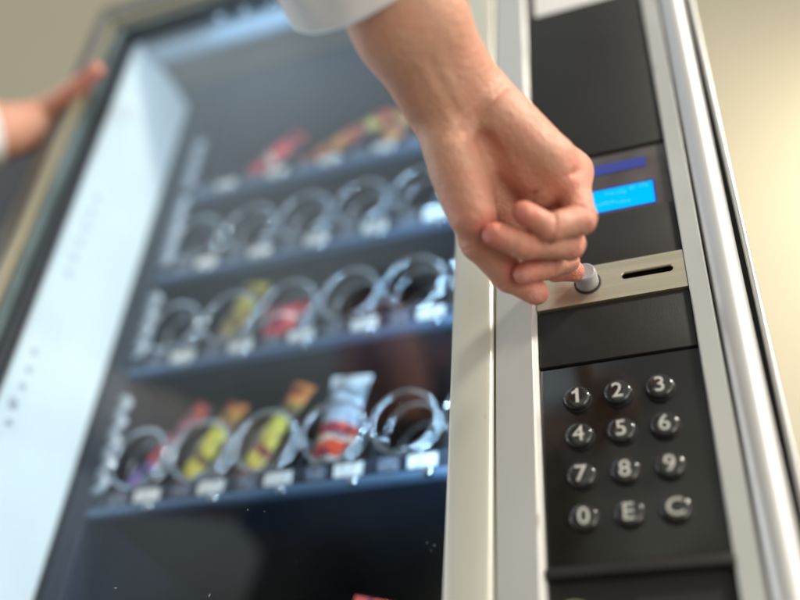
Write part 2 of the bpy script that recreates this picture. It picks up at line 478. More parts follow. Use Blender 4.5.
def left_hand():
    mm = .001
    a = [cpt(*p) for p in ((46, 122, .925), (30, 127, .915), (-6, 133, .895), (-100, 140, .84), (-170, 145, .80))]
    lo = np.min(a, 0) - .035; hi = np.max(a, 0) + .035
    hi[0] = cpt(112, 100, .9)[0]; hi[1] = cpt(60, 50, .9)[1]; lo[2] -= .02
    f = Field(lo, hi, .0021)
    f.add(f.cap(a[1] + [0, .006, 0], a[2] + [0, .006, 0], 18 * mm, 20 * mm), 0)
    f.add(f.cap(a[1] - [0, .006, 0], a[2] - [0, .006, 0], 18 * mm, 20 * mm), 10 * mm)
    f.add(f.cap(a[2], a[3], 25 * mm, 30 * mm), 12 * mm)
    f.add(f.cap(a[3], a[4], 30 * mm, 34 * mm), 12 * mm)
    for (p, q, ra, rb) in (((38, 118, .92), (66, 98, .925), 15, 12), ((40, 124, .92), (66, 112, .93), 15, 12),
                           ((36, 128, .92), (58, 124, .935), 14, 11)):
        f.add(f.cap(cpt(*p), cpt(*q), ra * mm, rb * mm), 9 * mm)
    # thumb along the front of the frame, fingers closed round the side
    for pts, rad in (([(52, 108, .915), (78, 88, .905), (96, 71, .897)], (12, 9.5, 7.5)),
                     ([(64, 100, .93), (78, 92, .95), (80, 96, .975)], (9.5, 8.5, 7.5)),
                     ([(64, 112, .935), (72, 106, .96), (76, 110, .985)], (9.5, 8.5, 7.5)),
                     ([(60, 124, .94), (66, 122, .96), (68, 128, .985)], (9, 8, 7)),
                     ([(52, 130, .935), (60, 142, .95), (66, 150, .965)], (9, 8, 6.5))):
        d = None
        for (p, q, ra, rb) in zip(pts, pts[1:], rad, rad[1:]):
            c = f.cap(cpt(*p), cpt(*q), ra * mm, rb * mm)
            d = c if d is None else smin(d, c, 3 * mm)
        f.add(d, 3.5 * mm)
    V, F = surface_nets(f.D, f.lo, f.h)
    V = relax(V, F, 2)
    fl = .12 + .6 * np.exp(-(np.linalg.norm(V - cpt(94, 74, .9), axis=1) / .035) ** 2)
    return c2w(V), F, fl, np.zeros(len(V))

HEAD = np.array([-.40, -.60, .56])
def head():
    f = Field(HEAD - [.11, .13, .26], HEAD + [.11, .15, .15], .0045)
    H = HEAD
    f.add(f.ell(H + [0, -.01, .02], (.075, .092, .10)), 0)
    f.add(f.ell(H + [0, .015, -.045], (.056, .070, .068)), .03)
    f.add(f.cap(H + [0, -.02, -.08], H + [0, -.035, -.24], .055, .062), .03)
    f.add(f.cap(H + [0, .085, .005], H + [0, .103, -.032], .008, .012), .012)          # nose
    f.add(f.cap(H + [-.018, .083, -.062], H + [.018, .083, -.062], .006), .006)       # lips
    for s in (-1, 1):
        f.add(f.ell(H + [s * .076, -.01, -.012], (.010, .020, .032)), .006)            # ears
        f.add(f.ell(H + [s * .030, .072, .002], (.014, .012, .010)), .004)            # eyes
        f.add(f.cap(H + [s * .014, .084, .022], H + [s * .045, .074, .024], .006), .010)  # brows
    V, F = surface_nets(f.D, f.lo, f.h)
    V = relax(V, F, 2)
    return V, F, np.full(len(V), .25), np.zeros(len(V))

def build_person():
    P0 = empty('person', (-.40, -.60, -1.05))
    tag(P0, 'person in a white shirt pressing the round button while gripping the machine frame', 'person')
    parts = [right_hand(), left_hand(), head()]
    Vs, Fs, fl, nl, off = [], [], [], [], 0
    for V, F, a, b in parts:
        Vs.append(V); Fs.append(F + off); off += len(V); fl.append(a); nl.append(b)
    # upper arms and chest under the clothes join the three ends into one body
    V = np.concatenate(Vs); F = np.concatenate(Fs).tolist()
    n0, n1 = len(parts[0][0]), len(parts[0][0]) + len(parts[1][0])
    ends = [int(np.argmin(np.linalg.norm(V[:n0] - wpt(318, -130, .43), axis=1))),
            n0 + int(np.argmin(np.linalg.norm(V[n0:n1] - wpt(-190, 145, .79), axis=1))),
            n1 + int(np.argmin(V[n1:, 2]))]
    def limb(v0, v1, mids, rad):
        nonlocal V
        pts = [V[v0]] + [np.array(m, float) for m in mids] + [V[v1]]
        TV, TF = tube_mesh(pts[1:-1], rad, 16)
        TF = [q for q in TF if len(q) == 4]
        o = len(V); V = np.concatenate([V, np.array([tuple(q) for q in TV])])
        n = len(mids)
        for q in TF: F.append([a + o for a in q])
        for k in range(16):
            k2 = (k + 1) % 16
            F.append([v0, o + k2, o + k]); F.append([v1, o + (n - 1) * 16 + k, o + (n - 1) * 16 + k2])
    limb(ends[0], ends[2], [wpt(240, -240, .41), wpt(205, -285, .405), (-.16, -.46, .25), (-.27, -.59, .32), (-.385, -.62, .33)], .034)
    limb(ends[1], ends[2], [wpt(-235, 149, .77), wpt(-258, 150, .765), (-.62, -.42, .27), (-.54, -.57, .32), (-.415, -.62, .33)], .034)
    extra = len(V) - sum(len(a[0]) for a in parts)
    fl.append(np.zeros(extra)); nl.append(np.zeros(extra))
    V = V - np.array(P0.location)
    o = mesh_obj('body', V, F, M['skin'], P0)
    for nm, dat in (('flush', np.concatenate(fl)), ('nail', np.concatenate(nl))):
        at = o.data.attributes.new(nm, 'FLOAT', 'POINT')
        at.data.foreach_set('value', dat.astype(np.float32))
    # hair
    f = Field(HEAD - [.13, .15, .16], HEAD + [.13, .15, .16], .005)
    H = HEAD
    f.add(f.ell(H + [0, -.018, .028], (.088, .102, .108)), 0)
    f.add(f.ell(H + [0, -.055, -.05], (.085, .06, .09)), .03)
    d = f.D; cut = f.ell(H + [0, .095, -.035], (.062, .07, .085)); d = np.maximum(d, -cut)
    d = d + .0025 * np.sin(f.X * 260) * np.sin(f.Z * 40 + f.X * 30)
    V, F = surface_nets(d, f.lo, f.h)
    mesh_obj('hair', V - np.array(P0.location), F.tolist(), M['hair'], P0)
    # torso (shirt), trousers
    SR = np.array([-.235, -.575, .345]); SL = np.array([-.565, -.545, .345])
    f = Field((-.66, -.76, -.16), (-.14, -.42, .42), .0075)
    f.add(f.ell((-.40, -.60, .17), (.165, .105, .24)), 0)
    f.add(f.cap(SR + [-.02, 0, -.01], SL + [.02, 0, -.01], .058, .058), .05)
    f.add(f.ell((-.40, -.60, -.05), (.15, .10, .14)), .06)
    f.add(f.cap((-.40, -.625, .36), (-.40, -.63, .40), .066, .062), .03)
    d = f.D + .004 * np.sin(f.Z * 38 + np.sin(f.X * 17) * 2.2)
    V, F = surface_nets(np.maximum(d, f.Z - .395), f.lo, f.h)
    sh = mesh_obj('vest', V - np.array(P0.location), F.tolist(), M['vest'], P0)
    f = Field((-.62, -.74, -1.08), (-.18, -.40, -.04), .011)
    f.add(f.ell((-.40, -.60, -.18), (.155, .108, .15)), 0)
    for s in (-1, 1):
        f.add(f.cap((-.40 + s * .085, -.60, -.22), (-.40 + s * .10, -.585, -.62), .085, .062), .03)
        f.add(f.cap((-.40 + s * .10, -.585, -.62), (-.40 + s * .10, -.60, -1.02), .062, .052), .02)
    V, F = surface_nets(f.D, f.lo, f.h)
    mesh_obj('trousers', V - np.array(P0.location), F.tolist(), M['trousers'], P0)
    # sleeves as lofted shells with folds
    def sleeve(path, rad, seed, squash=1.0):
        n = len(path)
        path = [np.array(p, float) for p in path]
        # resample
        pts, rs = [], []
        for i in range(n - 1):
            for t in np.linspace(0, 1, 14, endpoint=False):
                p0 = path[max(i - 1, 0)]; p1 = path[i]; p2 = path[i + 1]; p3 = path[min(i + 2, n - 1)]
                pts.append(.5 * ((2 * p1) + (-p0 + p2) * t + (2 * p0 - 5 * p1 + 4 * p2 - p3) * t * t + (-p0 + 3 * p1 - 3 * p2 + p3) * t ** 3))
                rs.append(rad[i] * (1 - t) + rad[i + 1] * t)
        pts.append(path[-1]); rs.append(rad[-1])
        S = 56
        V, F = [], []
        def ring(p, t, r, u, inner, amp):
            t = Vector(t).normalized(); a = t.cross(Vector((0, 0, 1))).normalized(); b = t.cross(a)
            row = []
            for k in range(S):
                th = 2 * math.pi * k / S
                w = noise.noise(Vector((math.cos(th) * 1.6 + seed, math.sin(th) * 1.6, u * 26))) * amp
                w += noise.noise(Vector((math.cos(th) * 3 + seed, math.sin(th) * 3, u * 60 + 9))) * amp * .4
                q = Vector(p) + (a * math.cos(th) + b * math.sin(th) * squash) * (r - inner + w)
                V.append(q); row.append(len(V) - 1)
            return row
        rows = []
        N = len(pts)
        L = 0
        info = []
        for i in range(N):
            t = pts[min(i + 1, N - 1)] - pts[max(i - 1, 0)]
            if i: L += np.linalg.norm(pts[i] - pts[i - 1])
            info.append((pts[i], t, rs[i], L))
        for (p, t, r, u) in reversed(info):
            rows.append(ring(p, t, r, u, .0028, min(.006, .0015 + u * .06)))
        e = info[0]
        rows.append(ring(e[0] - e[1] / np.linalg.norm(e[1]) * .0012, e[1], e[2], e[3], .0014, .0015))
        for (p, t, r, u) in info:
            rows.append(ring(p, t, r, u, 0, min(.006, .0015 + u * .06)))
        for a, b in zip(rows, rows[1:]):
            for k in range(S):
                F.append((a[k], b[k], b[(k + 1) % S], a[(k + 1) % S]))
        return V, F
    Rp = [wpt(354, -2, .462), wpt(330, -55, .447), wpt(262, -175, .42), wpt(200, -290, .40)]
    elbow = Rp[-1]
    V, F = sleeve(Rp + [elbow * .45 + SR * .55 + np.array([0, 0, -.01]), SR + [-.02, 0, 0]], [.0330, .0350, .046, .054, .058, .064], 3.1)
    base = Vector(P0.location)
    o = mesh_obj('sleeve', [v - base for v in V], F, M['shirt'], P0)
    Lp = [wpt(-8, 134, .893), wpt(-50, 138, .87), wpt(-150, 144, .81), wpt(-260, 150, .76)]
    V, F = sleeve(Lp + [Lp[-1] * .45 + SL * .55 + np.array([0, 0, -.01]), SL + [.02, 0, 0]], [.033, .036, .045, .054, .058, .064], 8.7)
    o = mesh_obj('sleeve', [v - base for v in V], F, M['shirt'], P0)

# ------------------------------------------------------------------ the vending machine
def text_mesh(s, size, extrude, bold):
    cu = bpy.data.curves.new('glyph', 'FONT')
    cu.body = s; cu.size = size; cu.extrude = extrude; cu.offset = bold
    cu.align_x = 'CENTER'; cu.align_y = 'CENTER'; cu.resolution_u = 6
    o = bpy.data.objects.new('glyph', cu); COL.objects.link(o)
    dg = bpy.context.evaluated_depsgraph_get(); dg.update()
    me = bpy.data.meshes.new_from_object(o.evaluated_get(dg))
    bpy.data.objects.remove(o)
    # centre the glyph on its own bounds
    xs = [v.co.x for v in me.vertices]; ys = [v.co.y for v in me.vertices]
    cx, cy = (min(xs) + max(xs)) / 2, (min(ys) + max(ys)) / 2
    for v in me.vertices: v.co.x -= cx; v.co.y -= cy
    me.name = 'numeral'
    return me

def one_mesh(h):
    """a figure 1 with a flag: stem plus a slanting stroke"""
    pts = [(-.02, -.5), (.16, -.5), (.16, .5), (.02, .5), (-.05, .38), (-.24, .27), (-.24, .12), (-.02, .20)]
    pts = [((x - .0) * h, y * h) for x, y in pts]
    bm = bmesh.new(); n = len(pts)
    a = [bm.verts.new((x, y, .00035)) for x, y in pts]; b = [bm.verts.new((x, y, -.00035)) for x, y in pts]
    bm.faces.new(a); bm.faces.new(b[::-1])
    for k in range(n): bm.faces.new((a[k], b[k], b[(k + 1) % n], a[(k + 1) % n]))
    bmesh.ops.recalc_face_normals(bm, faces=bm.faces)
    me = bpy.data.meshes.new('numeral'); bm.to_mesh(me); bm.free()
    return me

def build_machine():
    VM = empty('vending_machine', (-.20, .30, -1.06))
    tag(VM, 'tall snack vending machine with a lit glass door, black keypad column and silver trim', 'vending machine')
    base = Vector(VM.location)
    def fix(o):
        # parts are authored in room coordinates; shift to the thing's base
        o.data.transform(Matrix.Translation(-base)); return o
    ZB, ZT = -1.05, .60
    # cabinet: hollow body behind the door
    bm = bmesh.new()
    add_box(bm, -.502, -.4535, .030, .80, ZB, .598, .003)
    add_box(bm, -.4530, .0760, .76, .80, ZB, .598)
    add_box(bm, -.4530, .0760, .030, .759, .566, .598)
    add_box(bm, -.0840, .0760, .034, .759, ZB, .565)
    add_box(bm, -.4530, -.0845, .030, .759, ZB, -.30)
    fix(bm_obj('cabinet', bm, M['bronze'], VM))
    # liner
    bm = bmesh.new()
    add_box(bm, -.4528, -.0842, .745, .758, -.299, .565)
    add_box(bm, -.0960, -.0842, .020, .744, -.299, .564)
    add_box(bm, -.4528, -.0965, .095, .744, .552, .564)
    add_box(bm, -.4528, -.0965, .020, .744, -.2995, -.290)
    add_box(bm, -.4528, -.438, .112, .744, -.289, .551)
    fix(bm_obj('liner', bm, M['inner'], VM))
    w = fix(box('side_wall', -.4528, -.4500, .010, .1065, -.289, .5475, M['whitewall'], VM))
    # screw heads down the white side wall
    dots = [(.026, .155), (.027, .139), (.027, .123), (.024, .106), (.027, .091),
            (.030, .330), (.030, .312), (.030, .294), (.030, .276), (.030, .258), (.030, .240)]
    for n_, (y, z) in enumerate(dots):
        bm = bmesh.new(); r = .0032 if n_ != 3 else .0050
        b2 = bmesh.new()
        lathe(b2, [(0, .0011), (r * .45, .0011), (r * .5, .0006), (r * .62, .0007), (r * .9, .0010), (r, .0002), (r, -.0004)], 20)
        merge(bm, b2, Matrix.Translation((-.4500, y, z)) @ Matrix.Rotation(math.radians(90), 4, 'Z'))
        o = bm_obj('screw', bm, M['dot'], w, smooth=True)
        o.data.transform(Matrix.Translation(-base))
    # rack rail on the left with bright hooks
    rail = fix(box('rack_rail', -.4375, -.428, .113, .150, -.288, .545, M['shelf'], VM, .001))
    LIPS = [.394, .290, .183, .0515, -.118]
    for si_, Lz in enumerate(LIPS):
        for k in range(4 + (si_ % 2)):
            z = Lz + .030 + k * .0185
            for dy in (0,):
                bm = bmesh.new()
                hook_r = .0034
                pth = [(-.4290, .1145, z - .006), (-.4215, .1115, z - .0050), (-.4170, .1105, z), (-.4215, .1115, z + .0050), (-.4290, .1145, z + .006)]
                V, F = tube_mesh(pth, hook_r, 8)
                o = mesh_obj('hook', [Vector(v) - base for v in V], F, M['tab'], rail)
    # lamp housing under the top of the compartment
    fix(box('lamp_housing', -.447, -.100, .018, .040, .533, .548, M['housing'], VM, .003))
    # door frame: left and top bars, stepped from the outside to the glass
    def ring(name, xo, xi, zo, zi, y0, y1, m, bev):
        bm = bmesh.new()
        add_box(bm, xo, xi, y0, y1, ZB, zo, bev)
        add_box(bm, xi + .0003, -.0950, y0, y1, zi, zo, bev)
        add_box(bm, xi + .0003, -.0950, y0, y1, ZB, -.30 + (zi - .53) * -1, bev) if name == 'door_frame' else None
        return fix(bm_obj(name, bm, m, VM, smooth=True, auto=40))
    ring('door_frame', -.5040, -.4830, .5990, .5625, -.006, .028, M['bronze'], .003)
    ring('frame_bevel', -.4827, -.4725, .5622, .5520, -.011, .028, M['bevel'], .0035)
    ring('glass_trim', -.4722, -.4610, .5517, .5405, -.006, .018, M['trim'], .0025)
    ring('gasket', -.4607, -.4505, .5402, .5300, -.001, .009, M['gasket'], .0015)
    gl = fix(box('glass_pane', -.4500, -.0950, .0035, .0075, -.292, .5295, M['glass'], VM))
    rnd = random.Random(11); bm = bmesh.new()
    for k in range(60):
        b2 = bmesh.new(); bmesh.ops.create_icosphere(b2, subdivisions=1, radius=1)
        rr_ = rnd.choice((.00012, .00016, .00022, .00035)) * rnd.uniform(.7, 1.2)
        merge(bm, b2, Matrix.Translation((rnd.uniform(-.44, -.098), .0034, rnd.uniform(-.1, .30))) @ Matrix.Rotation(rnd.random() * 3, 4, 'Y') @ Matrix.Diagonal((rr_ * rnd.uniform(1, 3.5), .00006, rr_, 1)))
    tag(fix(bm_obj('dust', bm, M['dust'], gl, smooth=True)), kind='stuff')
    # vertical trims either side of the control column
    def arc(cx, cy, rx, ry, a0, a1, n):
        return [(cx + rx * math.cos(math.radians(a0 + (a1 - a0) * k / n)), cy - ry * math.sin(math.radians(a0 + (a1 - a0) * k / n))) for k in range(n + 1)]
    p = [(-.0945, .030), (-.0945, .002)] + arc(-.0915, .0015, .003, .0065, 180, 100, 6) + \
        [(-.0860, -.0056), (-.0780, -.0060), (-.0720, -.0056)] + arc(-.0705, -.0018, .0025, .0035, 80, 0, 5) + [(-.0680, .030)]
    fix(extrude_profile('door_edge', p, ZB, ZT, M['cream'], VM, 35))
    p = [(-.0672, .030), (-.0672, -.0020), (-.0664, -.0032), (-.0452, -.0042), (-.0444, -.0038), (-.0424, -.0012), (-.0423, .030)]
    fix(extrude_profile('trim_strip', p, ZB, ZT, M['silver'], VM, 25))
    p = [(.0448, .030), (.0448, -.0016), (.0455, -.0024), (.0550, -.0026), (.0558, -.0018), (.0560, .030)]
    fix(extrude_profile('trim_strip', p, ZB, ZT, M['silver'], VM, 25))
    p = [(.0563, .030), (.0563, .0020)] + arc(.0652, .0025, .0088, .0090, 172, 8, 22) + [(.0740, .030)]
    fix(extrude_profile('corner_column', p, ZB, ZT, M['column'], VM, 60))
    fix(box('seam', .0741, .0771, .008, .030, ZB, ZT, M['gap'], VM))
    p = [(.0772, .040), (.0772, .0025)] + arc(.0792, .003, .0020, .0030, 170, 10, 8) + [(.0811, .040)]
    fix(extrude_profile('edge_lip', p, ZB, ZT, M['column'], VM, 60))
    # control column, from top to bottom
    X0, X1 = -.0420, .0444
    fix(box('backing', -.0422, .0447, .006, .030, ZB, ZT, M['gap'], VM))
    fix(box('upper_panel', X0, X1, -.0005, .0055, .2118, .598, M['black'], VM, .0008))
    fix(box('label_card', -.0357, .0400, -.0009, -.0006, .3800, .470, M['sticker'], VM))
    fix(box('middle_panel', X0, X1, 0, .0055, .1158, .1566, M['black'], VM, .0005))
    pl = fix(box('blank_panel', X0, X1, 0, .0055, .0478, .0868, M['black'], VM, .0006))
    # display
    dsp = fix(box('display', X0, X1, .0012, .0055, .1572, .2108, M['lcd_glass'], VM, .0003))
    def sub(name, x0, x1, y0, y1, z0, z1, m, par, bev=0):
        return fix(box(name, x0, x1, y0, y1, z0, z1, m, par, bev))
    sub('screen', -.030, .0335, .0004, .0010, .1598, .1778, M['lcd'], dsp)
    bm = bmesh.new()
    add_box(bm, -.0308, .0343, .0008, .0011, .17795, .1792)
    add_box(bm, .03365, .0345, .0008, .0011, .1590, .17785)
    add_box(bm, -.0308, .0336, .0008, .0011, .1590, .15965)
    fix(bm_obj('screen_glow', bm, M['lcd_edge'], dsp))  # emissive strips imitate the screen's light bleeding past its edges
    sub('screen_stray_glow', -.030, .0312, .0006, .0010, .1928, .2010, M['lcd_stray'], dsp)  # emissive band imitating stray light from the screen, not a second lit row
    bm = bmesh.new()
    rnd = random.Random(5)
    for (xs, xe, zc) in ((.004, .016, .1733), (.0195, .029, .1750), (-.010, .008, .1655), (.010, .018, .1645), (-.016, -.012, .1635)):
        x = xs
        while x < xe:
            wch = .0013
            for q in range(3):
                if rnd.random() < .75:
                    zz = zc + rnd.uniform(-.0010, .0010)
                    hh = rnd.uniform(.0004, .0012)
                    add_box(bm, x + q * .00045, x + q * .00045 + .00028, .00015, .00035, zz - hh, zz + hh)
            x += .0019
    fix(bm_obj('screen_marks', bm, M['lcd_text'], dsp))
    # coin plate with slot
    cp = build_plate(fix, VM)
    # button
    bc = (-.0112, -.0014, .1022)
    bm = bmesh.new()
    lathe(bm, [(.0080, -.001), (.0080, .0010), (.0077, .0012), (.0071, .0010), (.0071, -.002)], 40, center=bc)
    fix(bm_obj('button_collar', bm, M['gap'], VM, smooth=True, auto=40))
    bm = bmesh.new()
    lathe(bm, [(.0068, -.002), (.0067, .0098), (.0064, .0108), (.0057, .0113), (.0052, .0112), (.0030, .0110), (0, .0110)], 48, center=bc)
    fix(bm_obj('push_button', bm, M['button'], VM, smooth=True, auto=60))
    # keypad sheet and keys
    fix(box('keypad_panel', X0, X1, .0008, .0055, -.0700, .0462, M['keypad_black'], VM, .0004))
    rows = ['123', '456', '789', '0EC']
    kb = bmesh.new()
    lathe(kb, [(.0073, -.0015), (.0073, .0022), (.0070, .0032), (.0064, .0038), (.0050, .0042), (.0026, .00435), (0, .0044)], 44)
    kme = None
    for r, row in enumerate(rows):
        for c, chx in enumerate(row):
            x, z = (c - 1) * .022, .0003 - (r - 1) * .02345
            if kme is None:
                o = bm_obj('key', kb, M['key'], VM, smooth=True, auto=60); kme = o.data
            else:
                o = link(bpy.data.objects.new('key', kme), VM)
            o.location = Vector((x, .0006, z)) - base
            tm = one_mesh(.0090) if chx == '1' else text_mesh(chx, .0127, .00035, .00004)
            tm.materials.clear(); tm.materials.append(M['ink'])
            t = link(bpy.data.objects.new('numeral' if chx.isdigit() else 'letter', tm), o)
            t.rotation_euler = (math.radians(90), 0, 0)
            t.location = (0, -.00445, 0)
            rg = bmesh.new()
            lathe(rg, [(.0080, -.001), (.0080, .0004), (.0074, .0005), (.0074, -.001)], 32)
            ro = bm_obj('key_ring', rg, M['gap'], o, smooth=True, auto=40)
    # ledge and lower recess
    p = []
    bm = bmesh.new()
    add_box(bm, X0 - .0006, X1, -.0030, .0055, -.0770, -.0712, .0016, 4)
    add_box(bm, X0 - .0006, X1, .0030, .0058, -.24, -.0772)
    fix(bm_obj('ledge', bm, M['black'], VM, smooth=True, auto=40))
    bm = bmesh.new()
    add_box(bm, -.002, .038, .0022, .0034, -.120, -.0855, .0005)
    fix(bm_obj('note_slot', bm, M['gap'], VM))
    bm = bmesh.new()
    lathe(bm, [(.0095, -.002), (.0095, .0030), (.0088, .0042), (.0078, .0042), (.0072, .0030), (.0060, .0026), (0, .0026)], 40, center=(-.030, .0035, -.0965))
    fix(bm_obj('lock', bm, M['bevel'], VM, smooth=True, auto=50))
    # shelves with rails, coils, cards
    coil_mesh = None
    XC = [-.392 + .0562 * k for k in range(6)]
    for si, Lz in enumerate(LIPS):
        bm = bmesh.new()
        add_box(bm, -.4265, -.0970, .120, .60, Lz + .0120, Lz + .0135)
        add_box(bm, -.4265, -.0970, .1135, .1195, Lz + .0072, Lz + .0225, .0008)
        for xc in XC:                                                  # low fins between lanes
            add_box(bm, xc - .0286, xc - .0276, .1205, .58, Lz + .0138, Lz + .0440)
        sh = fix(bm_obj('shelf', bm, M['shelf'], VM, smooth=True, auto=40))
        fix(box('rail_lip', -.4265, -.0970, .1095, .1190, Lz, Lz + .0066, M['lip'], sh, .0015))
        for k, xc in enumerate(XC if si else []):
            path = []
            turns, rad = 15, .0252
            n = turns * 26
            if coil_mesh is None:
                for i in range(n + 1):
                    a = 2 * math.pi * i / 26 + math.radians(-70)
                    q = max(0, i - 24) / (n - 24)
                    path.append((rad * math.cos(a) * (.97 if i > 30 else 1), .0004 * min(i, 24) / 2.4 + q * .40, rad * math.sin(a)))
                V, F = tube_mesh(path, .0020, 8)
                o = mesh_obj('coil', V, F, M['chrome'], sh); coil_mesh = o.data
            else:
                o = link(bpy.data.objects.new('coil', coil_mesh), sh)
            o.location = Vector((xc, .1085, Lz + .0475)) - base
            o.rotation_euler = (0, math.radians((k * 67 + si * 41) % 50 - 25), 0)
        for k, xc in enumerate(XC):
            fix(box('price_card', xc + .004, xc + .026, .1124, .1133, Lz + .0092, Lz + .0196, M['price'], sh))
            fix(box('code_card', xc - .018, xc - .003, .1124, .1133, Lz + .0092, Lz + .0200, M['code'], sh))
            bm = bmesh.new()
            lathe(bm, [(.0042, -.001), (.0040, .0012), (.0024, .0026), (0, .0030)], 16, center=(xc + .021, .1093, Lz + .0033))
            fix(bm_obj('rivet', bm, M['chrome'], sh, smooth=True))
    return VM

def build_plate(fix, VM):
    """steel plate with a rounded slot cut through it"""
    X0, X1, Z0, Z1 = -.0420, .0444, .0876, .1150
    cx, cz, hw, r = .0232, .1030, .0146, .0022
    N = 12
    inner = []
    for k in range(N + 1):
        a = -math.pi / 2 + math.pi * k / N
        inner.append((cx + hw - r + r * math.cos(a), cz + r * math.sin(a)))
    for k in range(N + 1):
        a = math.pi / 2 + math.pi * k / N
        inner.append((cx - hw + r + r * math.cos(a), cz + r * math.sin(a)))
    bm = bmesh.new()
    n = len(inner)
    def rect_pt(p):
        # push the loop point out to the plate's border along the ray from the slot's centre
        dx, dz = p[0] - cx, (p[1] - cz) * 3.2
        t = min(((X1 - cx) / dx) if dx > 1e-9 else ((X0 - cx) / dx if dx < -1e-9 else 1e9),
                ((Z1 - cz) / dz) if dz > 1e-9 else ((Z0 - cz) / dz if dz < -1e-9 else 1e9))
        return (cx + dx * t, cz + dz * t)
    fr_y, bk_y = -.0016, -.0002
    o_f = []
    outer = [rect_pt(p) for p in inner]
    ang = lambda q: math.atan2((q[1] - cz) * 1.0, q[0] - cx)
    loops = []
    for (pts, y) in ((inner, bk_y), (inner, fr_y + .0006), ([(p[0] + (p[0] - cx) * .02, p[1] + (p[1] - cz) * .22) for p in inner], fr_y)):
        loops.append([bm.verts.new((a, y, b)) for a, b in pts])
    for A, B in zip(loops, loops[1:]):
        for k in range(n):
            bm.faces.new((A[k], A[(k + 1) % n], B[(k + 1) % n], B[k]))
    of = [bm.verts.new((a, fr_y, b)) for a, b in outer]
    L = loops[-1]
    corners = {}
    for k in range(n):
        k2 = (k + 1) % n
        a, b = outer[k], outer[k2]
        va = [L[k], L[k2], of[k2]]
        # corner between different borders
        sa = (abs(a[0] - X0) < 1e-7 or abs(a[0] - X1) < 1e-7); sb = (abs(b[0] - X0) < 1e-7 or abs(b[0] - X1) < 1e-7)
        if sa != sb:
            cxn = a[0] if sa else b[0]; czn = b[1] if sa else a[1]
            va.append(bm.verts.new((cxn, fr_y, czn)))
        va.append(of[k])
        try: bm.faces.new(va)
        except ValueError: pass
    # rim
    bmesh.ops.remove_doubles(bm, verts=bm.verts, dist=1e-7)
    bd = [e for e in bm.edges if e.is_boundary and all(abs(v.co.y - fr_y) < 1e-6 for v in e.verts)]
    r_ = bmesh.ops.extrude_edge_only(bm, edges=bd)
    for g in r_['geom']:
        if isinstance(g, bmesh.types.BMVert): g.co.y = .005
    o = fix(bm_obj('coin_plate', bm, M['steel'], VM, smooth=False))
    return o

# ------------------------------------------------------------------ snacks
def wrapper_mat(name, bands):
    """bands: list of (position along the packet 0..1, colour)"""
    m = bpy.data.materials.new(name); m.use_nodes = True
    nt = m.node_tree; N = nt.nodes; L = nt.links; b = N['Principled BSDF']
    b.inputs['Roughness'].default_value = .28
    tc = N.new('ShaderNodeTexCoord'); sp = N.new('ShaderNodeSeparateXYZ'); nz = N.new('ShaderNodeTexNoise')
    nz.inputs['Scale'].default_value = 55; nz.inputs['Detail'].default_value = 3
    L.new(tc.outputs['Generated'], sp.inputs[0]); L.new(tc.outputs['Object'], nz.inputs['Vector'])
    ma = N.new('ShaderNodeMath'); ma.operation = 'MULTIPLY_ADD'; ma.inputs[1].default_value = .16
    ms = N.new('ShaderNodeMath'); ms.operation = 'SUBTRACT'; ms.inputs[1].default_value = .08
    L.new(nz.outputs['Fac'], ma.inputs[0]); L.new(sp.outputs['Z'], ma.inputs[2]); L.new(ma.outputs[0], ms.inputs[0])
    cr = N.new('ShaderNodeValToRGB'); cr.color_ramp.interpolation = 'CONSTANT'
    el = cr.color_ramp.elements
    el[0].position = bands[0][0]; el[0].color = (*bands[0][1], 1)
    el[1].position = bands[1][0]; el[1].color = (*bands[1][1], 1)
    for p, c in bands[2:]:
        e = el.new(p); e.color = (*c, 1)
    L.new(ms.outputs[0], cr.inputs['Fac'])
    vo = N.new('ShaderNodeTexVoronoi'); vo.inputs['Scale'].default_value = 95; vo.distance = 'CHEBYCHEV'
    L.new(tc.outputs['Object'], vo.inputs['Vector'])
    pr = N.new('ShaderNodeValToRGB'); pr.color_ramp.interpolation = 'CONSTANT'
    pr.color_ramp.elements[0].color = (0, 0, 0, 1); pr.color_ramp.elements[1].color = (1, 1, 1, 1); pr.color_ramp.elements[1].position = .62
    sx = N.new('ShaderNodeSeparateColor'); L.new(vo.outputs['Color'], sx.inputs[0]); L.new(sx.outputs[0], pr.inputs['Fac'])
    hs = N.new('ShaderNodeHueSaturation'); hs.inputs['Hue'].default_value = .46; hs.inputs['Value'].default_value = .38
    L.new(cr.outputs['Color'], hs.inputs['Color'])
    mx = N.new('ShaderNodeMix'); mx.data_type = 'RGBA'
    L.new(pr.outputs['Color'], mx.inputs['Factor']); L.new(cr.outputs['Color'], mx.inputs['A']); L.new(hs.outputs['Color'], mx.inputs['B'])
    L.new(mx.outputs['Result'], b.inputs['Base Color'])
    return m

